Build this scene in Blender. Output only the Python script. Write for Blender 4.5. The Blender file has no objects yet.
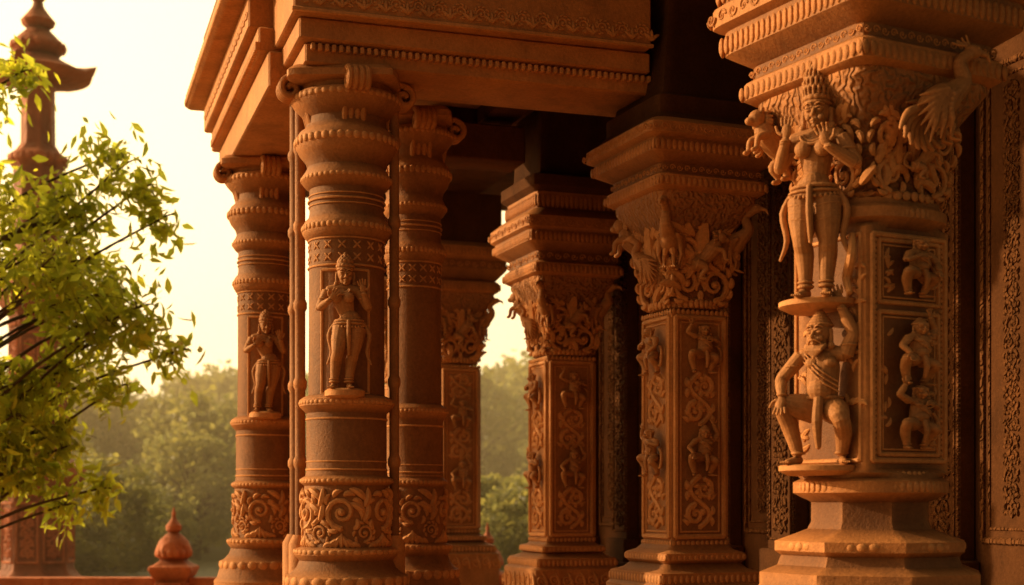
import bpy, math, random
import numpy as np
from mathutils import Vector, Matrix, Quaternion
random.seed(7); rng=np.random.default_rng(7)
S=bpy.context.scene
R=math.radians
# ------------------------------------------------------------------ mesh builder
class MB:
    def __init__(s): s.v=[]; s.f=[]; s.n=0
    def add(s,V,F):
        V=np.asarray(V,float); s.v.append(V)
        s.f.extend([tuple(i+s.n for i in f) for f in F]); s.n+=len(V)
    def join(s,o,scale=1,rotz=0,loc=(0,0,0),mirror=False):
        V=np.vstack(o.v)*scale
        if mirror: V=V*np.array([-1,1,1])
        c,q=math.cos(rotz),math.sin(rotz)
        M=np.array([[c,-q,0],[q,c,0],[0,0,1]])
        s.add(V@M.T+np.array(loc),[f[::-1] for f in o.f] if mirror else o.f)
    def mesh(s,name,ang=38):
        me=bpy.data.meshes.new(name)
        me.from_pydata(np.vstack(s.v).tolist(),[],s.f); me.validate(); me.update()
        me.shade_smooth()
        if ang: me.set_sharp_from_angle(angle=R(ang))
        return me
def mkobj(name,me,mat=None,loc=(0,0,0),rotz=0,parent=None,scale=None):
    o=bpy.data.objects.new(name,me); S.collection.objects.link(o)
    o.location=loc; o.rotation_euler=(0,0,rotz)
    if scale: o.scale=scale
    if mat and me and not me.materials: me.materials.append(mat)
    if parent: o.parent=parent
    return o
def empty(name,loc=(0,0,0),rotz=0):
    return mkobj(name,None,None,loc,rotz)
def remeshed(mb,name,vox,smooth=1):
    me=mb.mesh(name+'_src',None); o=bpy.data.objects.new('tmp',me); S.collection.objects.link(o)
    m=o.modifiers.new('r','REMESH'); m.mode='VOXEL'; m.voxel_size=vox; m.use_smooth_shade=True
    if smooth:
        m=o.modifiers.new('s','SMOOTH'); m.factor=0.5; m.iterations=smooth
    dg=bpy.context.evaluated_depsgraph_get(); dg.update()
    me2=bpy.data.meshes.new_from_object(o.evaluated_get(dg)); me2.name=name
    bpy.data.objects.remove(o); me2.materials.clear(); me2.shade_smooth()
    return me2
def tube(mb,P,rad,n=8,flat=1.0):
    P=np.asarray(P,float); k=len(P); rad=np.broadcast_to(np.asarray(rad,float),(k,))
    T=np.gradient(P,axis=0); T/= (np.linalg.norm(T,axis=1)[:,None]+1e-9)
    ref=np.array([0.13,0.97,0.21]); 
    V=[P[0]-T[0]*rad[0]*0.8]
    a=np.arange(n)*2*math.pi/n
    for i in range(k):
        N=np.cross(T[i],ref)
        if np.linalg.norm(N)<.15: N=np.cross(T[i],[1,0,0.1])
        N/=np.linalg.norm(N); B=np.cross(T[i],N)
        V+= list(P[i]+rad[i]*(np.cos(a)[:,None]*N+np.sin(a)[:,None]*B*flat))
    V.append(P[-1]+T[-1]*rad[-1]*0.8)
    F=[]
    for j in range(n): F.append((0,1+(j+1)%n,1+j))
    for i in range(k-1):
        for j in range(n):
            p=1+i*n+j; q=1+i*n+(j+1)%n; F.append((p,q,q+n,p+n))
    e=len(V)-1
    for j in range(n): F.append((e,1+(k-1)*n+j,1+(k-1)*n+(j+1)%n))
    mb.add(V,F)
def ell(mb,c,r,n=12,m=8,rot=None):
    if not hasattr(r,'__len__'): r=(r,r,r)
    V=[(0,0,-1)]
    for i in range(1,m):
        t=math.pi*i/m-math.pi/2
        for j in range(n):
            a=2*math.pi*j/n; V.append((math.cos(t)*math.cos(a),math.cos(t)*math.sin(a),math.sin(t)))
    V.append((0,0,1)); V=np.array(V)*np.array(r)
    if rot is not None: V=V@np.array(rot.to_3x3() if hasattr(rot,'to_3x3') else rot).T
    V=V+np.array(c); F=[]
    for j in range(n): F.append((0,1+(j+1)%n,1+j))
    for i in range(m-2):
        for j in range(n):
            p=1+i*n+j;q=1+i*n+(j+1)%n;F.append((p,q,q+n,p+n))
    e=len(V)-1
    for j in range(n): F.append((e,1+(m-2)*n+j,1+(m-2)*n+(j+1)%n))
    mb.add(V,F)
def box(mb,x0,x1,y0,y1,z0,z1,bev=0.008):
    b=min(bev,(x1-x0)*.3,(y1-y0)*.3,(z1-z0)*.3)
    cx,cy=(x0+x1)/2,(y0+y1)/2; hx,hy=(x1-x0)/2,(y1-y0)/2
    V=[];
    for z,i in ((z0,b),(z0+b,0),(z1-b,0),(z1,b)):
        X=hx-i;Y=hy-i
        V+=[(cx-X+b,cy-Y,z),(cx+X-b,cy-Y,z),(cx+X,cy-Y+b,z),(cx+X,cy+Y-b,z),(cx+X-b,cy+Y,z),(cx-X+b,cy+Y,z),(cx-X,cy+Y-b,z),(cx-X,cy-Y+b,z)]
    F=[tuple(range(7,-1,-1)),tuple(range(24,32))]
    for i in range(3):
        for j in range(8):
            p=i*8+j;q=i*8+(j+1)%8;F.append((p,q,q+8,p+8))
    mb.add(V,F)
def loft(mb,prof,n=96,ax=0,ay=0,sx=1,sy=1):
    """prof: (halfwidth, z, p) superellipse sections"""
    V=[];F=[]
    a=np.arange(n)*2*math.pi/n
    for pr in prof:
        hw,z=pr[0],pr[1]; p=pr[2] if len(pr)>2 else 2
        c,s_=np.cos(a),np.sin(a)
        if p==0:
            aa=(a+math.pi/8)%(math.pi/4)-math.pi/8; r=hw/np.cos(aa)
        else: r=hw/(np.abs(c)**p+np.abs(s_)**p)**(1/p)
        V+=list(np.stack([ax+r*c*sx,ay+r*s_*sy,np.full(n,z)],1))
    k=len(prof)
    up=prof[-1][1]>prof[0][1]
    for i in range(k-1):
        for j in range(n):
            p=i*n+j;q=i*n+(j+1)%n
            F.append((p,q,q+n,p+n) if up else (p,p+n,q+n,q))
    F.append(tuple(range(n-1,-1,-1)) if up else tuple(range(n)))
    F.append(tuple(range((k-1)*n,k*n)) if up else tuple(range(k*n-1,(k-1)*n-1,-1)))
    mb.add(V,F)
# ------------------------------------------------------------------ carving helpers
def planar(hw,side='front',off=0):
    if side=='front': return lambda s,t,d=0:(s,-hw-d+off,t)
    if side=='left':  return lambda s,t,d=0:(-hw-d,-s,t)
    if side=='right': return lambda s,t,d=0:(hw+d,s,t)
    return lambda s,t,d=0:(-s,hw+d,t)
def cyl(r,phi0=-math.pi/2):
    return lambda s,t,d=0:((r+d)*math.cos(phi0+s/r),(r+d)*math.sin(phi0+s/r),t)
def stroke(mb,fm,pts,rad,n=6,d=0):
    tube(mb,[fm(p[0],p[1],d) for p in pts],rad,n)
def spiral(mb,fm,c,Rr,turns=1.6,hand=1,a0=0,th=None,n=6):
    th=th or Rr*.22; k=int(turns*11)+2; P=[];W=[]
    for i in range(k):
        u=i/(k-1); a=a0+hand*turns*2*math.pi*u; r=Rr*(1-u*.86)
        P.append((c[0]+r*math.cos(a),c[1]+r*math.sin(a))); W.append(th*(1-.45*u))
    stroke(mb,fm,P,W,n); ell(mb,fm(c[0],c[1],0),Rr*.24,8,6)
def leaf2(mb,fm,p,ang,L,w,bend=0.5,n=6):
    P=[];W=[]
    for i in range(6):
        u=i/5; a=ang+bend*u; 
        P.append((p[0]+L*u*math.cos(a),p[1]+L*u*math.sin(a))); W.append(w*1.25*(math.sin(math.pi*(u*.8+.15))**.8)+.0008)
    stroke(mb,fm,P,W,n)
def acanthus(mb,fm,c,Rr,hand):
    spiral(mb,fm,c,Rr,1.5,hand,-math.pi/2,Rr*.19)
    for k in range(9):
        a=-math.pi/2+hand*(k*.62+.2)
        p=(c[0]+Rr*1.02*math.cos(a),c[1]+Rr*1.02*math.sin(a))
        leaf2(mb,fm,p,a+hand*.5,Rr*.62,Rr*.14,hand*.9)
def vine(mb,fm,w,z0,z1,s0=0):
    H=z1-z0; nb=max(2,round(H/(w*.62))); p=H/nb; P=[]
    for i in range(nb*8+1):
        t=i/8; P.append((s0+w*.30*math.sin(math.pi*t),z0+p*t))
    stroke(mb,fm,P,w*.08)
    for i in range(nb):
        sg=1 if i%2==0 else -1
        c=(s0-sg*w*.13,z0+p*(i+.5)); r=min(w*.27,p*.44)
        spiral(mb,fm,c,r,1.35,sg,math.pi/2,w*.088)
        for k in range(6):
            a=random.uniform(0,6.28); leaf2(mb,fm,(c[0]+r*.5*math.cos(a),c[1]+r*.5*math.sin(a)),a,r*.75,w*.065,random.uniform(-.8,.8))
        leaf2(mb,fm,(s0+sg*w*.3,z0+p*(i+.5)),math.pi/2-sg*1.0,w*.24,w*.08,sg*.6)
        leaf2(mb,fm,(s0+sg*w*.3,z0+p*(i+.4)),-math.pi/2+sg*.9,w*.24,w*.07,-sg*.6)
        leaf2(mb,fm,(s0-sg*w*.36,z0+p*(i+.1)),math.pi/2,w*.2,w*.06,sg*.9)
def petals_round(mb,r,z,h,n,w=None,tilt=0.0):
    w=w or 2*math.pi*r/n*.48
    for k in range(n):
        a=2*math.pi*k/n; ell(mb,(r*math.cos(a),r*math.sin(a),z),(h*.22,w,h*.5),8,6,Matrix.Rotation(a,3,'Z'))
def petals_sq(mb,hw,z,h,n,ins=0.0):
    w=hw*2/n
    for k in range(n):
        s=-hw+w*(k+.5)
        for sd in ('front','left','right','back'):
            p=planar(hw-ins,sd)(s,z-h*.08)
            r=(w*.44,h*.14,h*.52) if sd in('front','back') else (h*.14,w*.44,h*.52)
            ell(mb,p,r,8,6)
def framep(mb,fm,s0,s1,t0,t1,th=.008,d=0.002):
    for a,b in (((s0,t0),(s1,t0)),((s1,t0),(s1,t1)),((s1,t1),(s0,t1)),((s0,t1),(s0,t0))):
        m=4; stroke(mb,fm,[(a[0]+(b[0]-a[0])*i/m,a[1]+(b[1]-a[1])*i/m) for i in range(m+1)],th,6,d)
# ------------------------------------------------------------------ figures (front = -Y)
def V3(*a): return np.array(a,float)
def ring(mb,c,rx,ry,th,n=18,tilt=0,m=6):
    P=[]
    for i in range(n+1):
        a=2*math.pi*i/n; P.append((c[0]+rx*math.cos(a),c[1]+ry*math.sin(a),c[2]+tilt*math.cos(a)))
    tube(mb,P,th,m)
def bez(pts,k=8):
    pts=[np.array(p,float) for p in pts]; out=[]
    for i in range(len(pts)-1):
        p0=pts[max(i-1,0)];p1=pts[i];p2=pts[i+1];p3=pts[min(i+2,len(pts)-1)]
        for j in range(k):
            t=j/k; out.append(.5*((2*p1)+(-p0+p2)*t+(2*p0-5*p1+4*p2-p3)*t*t+(-p0+3*p1-3*p2+p3)*t**3))
    out.append(pts[-1]); return np.array(out)
def lerpr(rs,k):
    out=[]
    for i in range(len(rs)-1):
        for j in range(k): out.append(rs[i]+(rs[i+1]-rs[i])*j/k)
    return out+[rs[-1]]
def limb(mb,J,rs,k=5): tube(mb,bez(J,k),lerpr(rs,k),12)
def hand(mb,w,d,s,sg=1,curl=.3,sc=1):
    w=V3(*w); d=V3(*d); d/=np.linalg.norm(d); s=V3(*s); s-=d*s.dot(d); s/=np.linalg.norm(s); nn=np.cross(d,s)
    rot=np.stack([s,nn,d],1)
    ell(mb,w+d*.032*sc,(.022*sc,.011*sc,.034*sc),10,8,rot)
    for i,L in enumerate((.038,.046,.044,.034)):
        b=w+d*.055*sc+s*(i-1.5)*.0135*sc
        dd=d+s*(i-1.5)*.14
        p1=b+dd*L*.5*sc; p2=p1+(dd*(1-curl)+nn*curl*sg)*L*.5*sc
        tube(mb,[b,p1,p2],[.0066*sc,.0062*sc,.005*sc],7)
    b=w+d*.018*sc-s*.02*sc*1
    tube(mb,[b,b+(d*.5-s*.8)*.022*sc,b+(d*.9-s*.75)*.038*sc],[.0085*sc,.0075*sc,.006*sc],7)
def head(mb,c,yaw=0,female=True,beard=False,sc=1.0,snout=False):
    h=MB()
    ell(h,(0,0,.012),(.058,.064,.070),18,12)
    ell(h,(0,-.012,-.03),(.045,.045,.045),14,10)
    ell(h,(0,-.045,-.062),(.017,.014,.013))
    tube(h,[(0,-.058,.018),(0,-.072,-.004),(0,-.084,-.020)],[.006,.008,.0105],8)
    ell(h,(-.010,-.071,-.021),.0065,8,6); ell(h,(.010,-.071,-.021),.0065,8,6)
    for sx in(-1,1):
        ell(h,(sx*.025,-.055,.006),(.0155,.0095,.0075),10,8)
        tube(h,[(sx*.009,-.064,.015),(sx*.025,-.067,.020),(sx*.043,-.054,.014)],.0036,6)
        tube(h,[(sx*.008,-.065,.030),(sx*.026,-.066,.038),(sx*.046,-.050,.029)],.0044,6)
        ell(h,(sx*.028,-.045,-.024),(.016,.013,.015),10,8)
        tube(h,[(sx*.060,-.002,.02),(sx*.064,0,-.01),(sx*.062,-.002,-.048)],[.012,.010,.012],8)
        ell(h,(sx*.066,-.006,-.060),.018,10,8)
    tube(h,[(-.019,-.060,-.040),(0,-.071,-.037),(.019,-.060,-.040)],[.003,.0058,.003],7)
    tube(h,[(-.015,-.060,-.049),(0,-.068,-.051),(.015,-.060,-.049)],[.003,.006,.003],7)
    if beard:
        for k in range(9):
            x=(k-4)*.011; tube(h,[(x*1.1,-.050+abs(x)*.4,-.055),(x*.9,-.064,-.085),(x*.6,-.060,-.125+abs(x)*.6)],[.010,.010,.005],7)
        for sx in(-1,1): tube(h,[(0,-.073,-.031),(sx*.018,-.068,-.034),(sx*.038,-.052,-.052)],[.007,.007,.003],7)
    if snout: ell(h,(0,-.066,-.03),(.026,.030,.02),10,8)
    ring(h,(0,.004,.045),.058,.062,.008)
    mb.join(h,sc,yaw,c)
def crown(mb,c,hh,r0=.058,spikes=False,yaw=0):
    h=MB(); prof=[(r0,.0),(r0*1.12,.012),(r0*1.12,.024),(r0,.03)]
    N=5
    for i in range(N):
        z=.03+(hh-.05)*i/N; z2=.03+(hh-.05)*(i+.8)/N; r=r0*(1-.72*(i/N)**1.5)
        prof+=[(r,z),(r*1.04,(z+z2)/2),(r*.9,z2)]
    prof+=[(r0*.25,hh-.02),(r0*.3,hh-.01),(.004,hh+.01)]
    loft(h,prof,28)
    petals_round(h,r0*1.08,.018,.026,14)
    for i in range(1,N):
        z=.03+(hh-.05)*i/N; r=r0*(1-.72*(i/N)**1.5); petals_round(h,r*1.0,z+.008,.03,max(8,14-i*2))
    if spikes:
        for lv,(rr,z0,L) in enumerate(((1.02,.03,.06),(.98,.07,.06),(.90,.11,.06),(.70,.15,.055))):
            for i in range(-4,5):
                aa=-math.pi/2+i*.36+(lv%2)*.18
                tube(h,[(r0*rr*math.cos(aa),r0*rr*math.sin(aa),z0),(r0*rr*1.08*math.cos(aa),r0*rr*1.08*math.sin(aa),z0+L*.5),(r0*rr*.92*math.cos(aa),r0*rr*.92*math.sin(aa),z0+L)],[.008,.009,.003],7)
    mb.join(h,1,yaw,c)
def goddess(H,pose='A',crown_h=.2,spikes=False,hs=1.12):
    m=MB()
    hx=.038 if pose=='A' else -.012
    hipc=V3(hx,0,.52); chest=V3(-.012 if pose=='A' else .0,-.005,.735); nk=V3(-.004,0,.835); hd=V3(.006,-.012,.925)
    tube(m,bez([hipc+V3(0,0,-.02),hipc+V3(0,0,.05),V3(hx*.5,0,.62),chest,V3(0,0,.80)],4),lerpr([.095,.095,.064,.094,.072],4),16,.78)
    ell(m,hipc,(.125,.085,.08),16,12)
    ell(m,hipc+V3(0,-.035,.06),(.055,.04,.05),12,8)
    tube(m,bez([chest+V3(-.125,0,.065),chest+V3(0,0,.08),chest+V3(.125,0,.065)],4),lerpr([.040,.050,.040],4),12)
    for sx in(-1,1): ell(m,chest+V3(sx*.050,-.066,.005),(.046,.040,.044),14,10)
    tube(m,[chest+V3(0,0,.08),nk,hd],[.044,.034,.036],12)
    head(m,hd,0.12 if pose=='A' else .0,sc=hs)
    crown(m,hd+V3(0,0.004,.052*hs),crown_h,.060*hs,spikes)
    if pose=='A':
        lg=[[hipc+V3(.055,0,-.03),V3(.070,-.018,.28),V3(.035,.0,.045)],[hipc+V3(-.058,0,-.03),V3(-.055,-.055,.285),V3(-.085,.005,.045)]]
    else:
        lg=[[hipc+V3(.058,0,-.03),V3(.060,-.012,.28),V3(.048,.0,.045)],[hipc+V3(-.056,0,-.03),V3(-.066,-.035,.285),V3(-.058,.0,.045)]]
    for i,l in enumerate(lg):
        a,k,f=l; mid=(k+f)/2+V3(0,.014,.05)
        tube(m,bez([a,(a+k)/2,k,mid,f],5),lerpr([.082,.074,.048,.048,.030],5),14)
        sg=1 if i==0 else -1
        tube(m,[f+V3(0,.02,-.02),f+V3(sg*.008,-.03,-.03),f+V3(sg*.02,-.075,-.037)],[.026,.026,.017],10)
        for t in range(5): tube(m,[f+V3(sg*.02+(t-2)*.010,-.078,-.036),f+V3(sg*.022+(t-2)*.011,-.098,-.038)],[.007,.006],6)
        ring(m,f+V3(0,0,.012),.035,.035,.009); ring(m,f+V3(0,0,.034),.037,.037,.006)
        ring(m,(a*.3+k*.7),.057,.057,.005)
        for q in (.15,.35,.5): ring(m,(a*(1-q)+k*q),.080-.02*q,.080-.02*q,.004,tilt=.012*sg)
    ring(m,hipc+V3(0,0,.035),.115,.088,.011); ring(m,hipc+V3(0,0,.010),.128,.092,.008)
    for i in range(15):
        a=math.pi+math.pi*i/14; ell(m,hipc+V3(.125*math.cos(a),.093*math.sin(a),.0-.022*math.sin(math.pi*i/14)),.010,7,5)
    tube(m,bez([hipc+V3(0,-.095,.03),hipc+V3(.0,-.095,-.1),V3(hx,-.07,.27)],4),lerpr([.016,.02,.012],4),8)
    for sx in(-1,1): tube(m,bez([hipc+V3(sx*.11,0,.03),hipc+V3(sx*.165,0,-.08),hipc+V3(sx*.145,0,-.22),hipc+V3(sx*.18,.0,-.32)],4),lerpr([.012,.02,.016,.008],4),8)
    for rr,dz in((.05,.055),(.062,.035)):
        P=[chest+V3(rr*math.cos(math.pi+math.pi*i/10),-.060+.012*math.sin(math.pi+math.pi*i/10)-.014*(rr>.055),.05+dz*(.35)+rr*.75*math.sin(math.pi+math.pi*i/10)+.01) for i in range(11)]
        tube(m,P,.008,6)
    sh=chest+V3(.130,0,.060); shl=chest+V3(-.130,0,.060)
    if pose=='A':
        arms=[(sh,V3(.195,-.02,.66),V3(.160,-.085,.775),(-.2,-.15,1),(-1,0,0),1),
              (shl,V3(-.205,.0,.66),V3(-.115,-.09,.715),(.6,-.3,.7),(.5,0,-.5),1)]
    else:
        arms=[(sh,V3(.205,-.02,.655),V3(.085,-.12,.735),(-.30,-.1,1),(-1,0,-.3),1),
              (shl,V3(-.190,-.01,.67),V3(-.135,-.085,.80),(.10,-.1,1),(1,0,0),1)]
    for (a,e,w,d,s_,sg) in arms:
        tube(m,bez([a,(a+e)/2,e,(e+w)/2,w],4),lerpr([.043,.040,.033,.032,.021],4),12)
        hand(m,w,d,s_,sg,.25,1.2)
        for q in(.0,.05): 
            p=w+(e-w)*(.08+q*1.6); ell(m,p,(.031,.031,.010),12,6)
        p=a+(e-a)*.45; ell(m,p,(.049,.049,.014),12,6)
    o=MB(); o.join(m,H); return o
def crouch(H,beard=True,seed=0,monkey=False,arm=1,tail=False):
    r=random.Random(seed); m=MB()
    hipc=V3(.02,0,.36); chest=V3(.03,-.03,.60); hd=V3(.015,-.05,.80)
    tube(m,bez([hipc,V3(.02,-.02,.46),chest,V3(.03,-.03,.68)],4),lerpr([.10,.10,.105,.08],4),16,.85)
    ell(m,V3(.02,-.06,.46),(.085,.07,.08),14,10); ell(m,hipc,(.115,.09,.08),14,10)
    tube(m,bez([chest+V3(-.13,0,.07),chest+V3(0,0,.09),chest+V3(.13,0,.07)],4),lerpr([.045,.055,.045],4),12)
    for sx in(-1,1): ell(m,chest+V3(sx*.05,-.055,.02),(.05,.035,.035),12,8)
    tube(m,[chest+V3(0,0,.08),hd],[.05,.045],12)
    head(m,hd,-.25,False,beard,1.25,monkey)
    if not monkey:
        for i in range(4): ring(m,hd+V3(0,.01,.055+.018*i),.07-.012*i,.075-.012*i,.014)
        ell(m,hd+V3(0,.01,.12),(.035,.035,.03))
    else: ell(m,hd+V3(-.075,.01,.045),(.025,.014,.028)); ell(m,hd+V3(.075,.01,.045),(.025,.014,.028))
    legs=[(hipc+V3(-.06,0,-.02),V3(-.20,-.10,.36),V3(-.13,-.02,.06),-1),(hipc+V3(.06,0,-.02),V3(.16,-.11,.27),V3(.13,.02,.06),1)]
    for a,k,f,sg in legs:
        tube(m,bez([a,(a+k)/2+V3(0,0,.01),k,(k+f)/2+V3(sg*.01,.02,.02),f],5),lerpr([.088,.082,.056,.054,.034],5),14)
        tube(m,[f+V3(0,.03,-.03),f+V3(sg*.02,-.04,-.04),f+V3(sg*.05,-.09,-.048)],[.027,.027,.017],10)
        for t in range(5): tube(m,[f+V3(sg*.05+(t-2)*.011,-.09,-.046),f+V3(sg*.056+(t-2)*.012,-.112,-.048)],[.008,.0065],6)
        ring(m,f+V3(0,0,.01),.038,.038,.009); ring(m,(a*.35+k*.65),.070,.070,.006)
    ring(m,hipc+V3(0,0,.05),.118,.098,.013)
    tube(m,bez([hipc+V3(0,-.10,.04),hipc+V3(.0,-.13,-.1),V3(.02,-.1,.10)],4),lerpr([.03,.035,.018],4),8)
    sR=chest+V3(.14,0,.07); sL=chest+V3(-.14,0,.07)
    if arm==1: arms=[(sR,V3(.215,-.03,.80),V3(.145,-.05,.965),(-.25,-.1,1),(-1,0,0)),(sL,V3(-.225,-.06,.53),V3(-.20,-.14,.42),(0,-.4,-1),(1,0,0))]
    elif arm==2: arms=[(sR,V3(.23,-.05,.58),V3(.13,-.13,.62),(-1,-.1,.3),(0,0,1)),(sL,V3(-.23,-.03,.76),V3(-.19,-.06,.90),(.3,-.1,1),(1,0,0))]
    else: arms=[(sR,V3(.22,-.08,.52),V3(.15,-.17,.40),(0,-.3,-1),(1,0,0)),(sL,V3(-.22,-.08,.52),V3(-.12,-.15,.58),(1,-.1,.2),(0,0,1))]
    for a,e,w,d,s_ in arms:
        tube(m,bez([a,(a+e)/2,e,(e+w)/2,w],4),lerpr([.050,.047,.038,.037,.025],4),12)
        hand(m,w,d,s_,1,.3,1.4); ell(m,w+(e-w)*.1,(.034,.034,.011),12,6); ell(m,a+(e-a)*.45,(.056,.056,.014),12,6)
    if tail: tube(m,bez([hipc+V3(.06,.03,-.05),V3(.24,0,.15),V3(.28,0,.40),V3(.22,0,.52)],5),.026,8)
    for i in range(3): tube(m,bez([chest+V3(-.12,-.03,.1-.03*i),chest+V3(0,-.10,-.02-.03*i),chest+V3(.11,-.05,-.1-.03*i)],4),.006,6)
    o=MB(); o.join(m,H); return o
def bird(L=1.0):
    m=MB()
    ell(m,(0,0,0),(.26,.15,.17),16,12,Matrix.Rotation(R(-30),3,'Y'))
    tube(m,bez([(.12,0,.08),(.26,0,.22),(.22,0,.40),(.34,0,.50)],5),lerpr([.13,.085,.062,.062],5),12)
    ell(m,(.37,0,.52),(.095,.07,.07),12,8); tube(m,[(.43,0,.52),(.53,0,.49),(.56,0,.42)],[.04,.025,.008],8)
    ell(m,(.39,-.06,.54),.018,8,6)
    for i in range(4): tube(m,[(.33-i*.03,0,.57),(.29-i*.05,0,.68-i*.03)],[.016,.012],6)
    for row in range(3):
        for i in range(6):
            a=R(205+i*13-row*6); x0,z0=.14-row*.07-i*.02,.08-i*.025; Lf=.20+.05*row+.02*i
            for sy in(-1,1): tube(m,[(x0,sy*(.135+.02*row),z0),(x0+Lf*.5*math.cos(a),sy*(.17),z0+Lf*.5*math.sin(a)),(x0+Lf*math.cos(a),sy*.13,z0+Lf*math.sin(a))],[.028,.03,.010],6)
    for i in range(7):
        a=R(200+i*14); tube(m,bez([(-.15,(i-3)*.02,-.06),(-.15+.25*math.cos(a),(i-3)*.03,-.06+.25*math.sin(a)),(-.15+.42*math.cos(a+.3),(i-3)*.035,-.06+.42*math.sin(a+.3))],4),lerpr([.04,.045,.02],4),7)
    for sy in(-1,1):
        tube(m,[(.04,sy*.06,-.12),(.10,sy*.07,-.26),(.08,sy*.07,-.36)],[.05,.03,.022],8)
        for k in(-1,0,1): tube(m,[(.08,sy*.07,-.36),(.17,sy*.07+k*.04,-.39)],[.02,.012],6)
    return m
def lion():
    m=MB()
    tube(m,bez([(-.18,0,-.10),(-.02,0,.02),(.14,0,.20),(.22,0,.34)],5),lerpr([.14,.125,.16,.11],5),14)
    ell(m,(.28,0,.42),(.13,.11,.12),14,10); ell(m,(.39,0,.38),(.075,.065,.055),10,8); 
    for i in range(16):
        a=i*2.4; tube(m,[(.2,.1*math.cos(a),.40+.1*math.sin(a)),(.14,.15*math.cos(a),.38+.16*math.sin(a))],[.035,.015],6)
    for sy in(-1,1):
        ell(m,(.26,sy*.09,.52),(.03,.02,.04)); ell(m,(.36,sy*.06,.45),.02)
        limb(m,[(.16,sy*.10,.20),(.32,sy*.11,.16),(.36,sy*.11,.02),(.42,sy*.11,-.01)],[.065,.045,.034,.03])
        limb(m,[(-.16,sy*.10,-.08),(-.0,sy*.12,-.16),(-.10,sy*.12,-.32),(-.0,sy*.12,-.36)],[.10,.065,.038,.03])
    tube(m,bez([(-.26,0,-.12),(-.42,0,-.02),(-.36,0,.18),(-.26,0,.22)],5),lerpr([.035,.028,.03,.045],5),8)
    return m
# ------------------------------------------------------------------ materials
def stone(name,c1,c2,c3,carve=0,rough=.68,bump=.5,spec=.35):
    m=bpy.data.materials.new(name); m.use_nodes=True; nt=m.node_tree; N=nt.nodes; L=nt.links
    b=N['Principled BSDF']; b.inputs['Roughness'].default_value=rough
    b.inputs['Specular IOR Level'].default_value=spec
    tc=N.new('ShaderNodeTexCoord'); oi=N.new('ShaderNodeObjectInfo')
    ad=N.new('ShaderNodeVectorMath'); ad.operation='ADD'
    L.new(tc.outputs['Object'],ad.inputs[0]); L.new(oi.outputs['Location'],ad.inputs[1])
    def noise(sc,det=6,rg=.6,vec=None,stretch=None):
        n=N.new('ShaderNodeTexNoise'); n.inputs['Scale'].default_value=sc; n.inputs['Detail'].default_value=det; n.inputs['Roughness'].default_value=rg
        if stretch:
            mp=N.new('ShaderNodeMapping'); mp.inputs['Scale'].default_value=stretch; L.new(ad.outputs[0],mp.inputs[0]); L.new(mp.outputs[0],n.inputs['Vector'])
        else: L.new(ad.outputs[0],n.inputs['Vector'])
        return n
    def ramp(src,p0,p1,a,bb):
        r=N.new('ShaderNodeValToRGB'); r.color_ramp.elements[0].position=p0; r.color_ramp.elements[1].position=p1
        r.color_ramp.elements[0].color=(*a,1); r.color_ramp.elements[1].color=(*bb,1); L.new(src,r.inputs[0]); return r
    def mix(f,a,bb,mode='MIX'):
        x=N.new('ShaderNodeMix'); x.data_type='RGBA'; x.blend_type=mode
        if isinstance(f,float): x.inputs[0].default_value=f
        else: L.new(f,x.inputs[0])
        L.new(a,x.inputs[6]); L.new(bb,x.inputs[7]); return x.outputs[2]
    n1=noise(3.4,4,.6); n2=noise(55,4,.75); n3=noise(4,5,.7,stretch=(1.3,1.3,.75))
    r1=ramp(n1.outputs[0],.33,.68,c1,c2)
    r3=ramp(n3.outputs[0],.50,.70,(0,0,0),(1,1,1))
    rgb=N.new('ShaderNodeRGB'); rgb.outputs[0].default_value=(*c3,1)
    mf=N.new('ShaderNodeMath'); mf.operation='MULTIPLY'; mf.inputs[1].default_value=.5; L.new(r3.outputs[0],mf.inputs[0])
    col=mix(mf.outputs[0],r1.outputs[0],rgb.outputs[0])
    r2=ramp(n2.outputs[0],.3,.7,(.70,.67,.62),(1.12,1.12,1.12)); col=mix(.85,col,r2.outputs[0],'MULTIPLY')
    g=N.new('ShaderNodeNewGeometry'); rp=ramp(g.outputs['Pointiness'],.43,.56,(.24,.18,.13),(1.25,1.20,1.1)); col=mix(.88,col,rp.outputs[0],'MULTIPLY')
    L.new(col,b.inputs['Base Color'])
    def bumpn(src,dist,st,prev=None):
        q=N.new('ShaderNodeBump'); q.inputs['Distance'].default_value=dist; q.inputs['Strength'].default_value=st; L.new(src,q.inputs['Height'])
        if prev: L.new(prev,q.inputs['Normal'])
        return q.outputs[0]
    p=bumpn(n2.outputs[0],.010,bump)
    if carve:
        v2=N.new('ShaderNodeTexWave'); v2.wave_type='RINGS'; v2.inputs['Scale'].default_value=carve*.35; v2.inputs['Distortion'].default_value=8; v2.inputs['Detail'].default_value=1; v2.inputs['Detail Scale'].default_value=2.2; L.new(ad.outputs[0],v2.inputs['Vector'])
        p=bumpn(v2.outputs['Color'],.014,.8,p)
    L.new(p,b.inputs['Normal']); return m
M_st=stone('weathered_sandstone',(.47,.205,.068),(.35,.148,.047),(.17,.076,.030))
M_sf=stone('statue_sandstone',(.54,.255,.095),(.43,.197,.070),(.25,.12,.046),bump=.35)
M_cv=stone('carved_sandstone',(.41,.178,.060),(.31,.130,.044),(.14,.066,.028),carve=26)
M_dk=stone('shade_toned_sandstone',(.10,.043,.018),(.07,.030,.013),(.035,.017,.009),rough=.9,spec=.08)  # darkened copy of the sandstone: interior shade put into the base colour
M_dkc=stone('shade_toned_carved_sandstone',(.15,.065,.026),(.10,.044,.018),(.05,.024,.011),carve=30,rough=.9,spec=.08)  # carved wall stone, its colour also darkened to stand for interior shade
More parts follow.
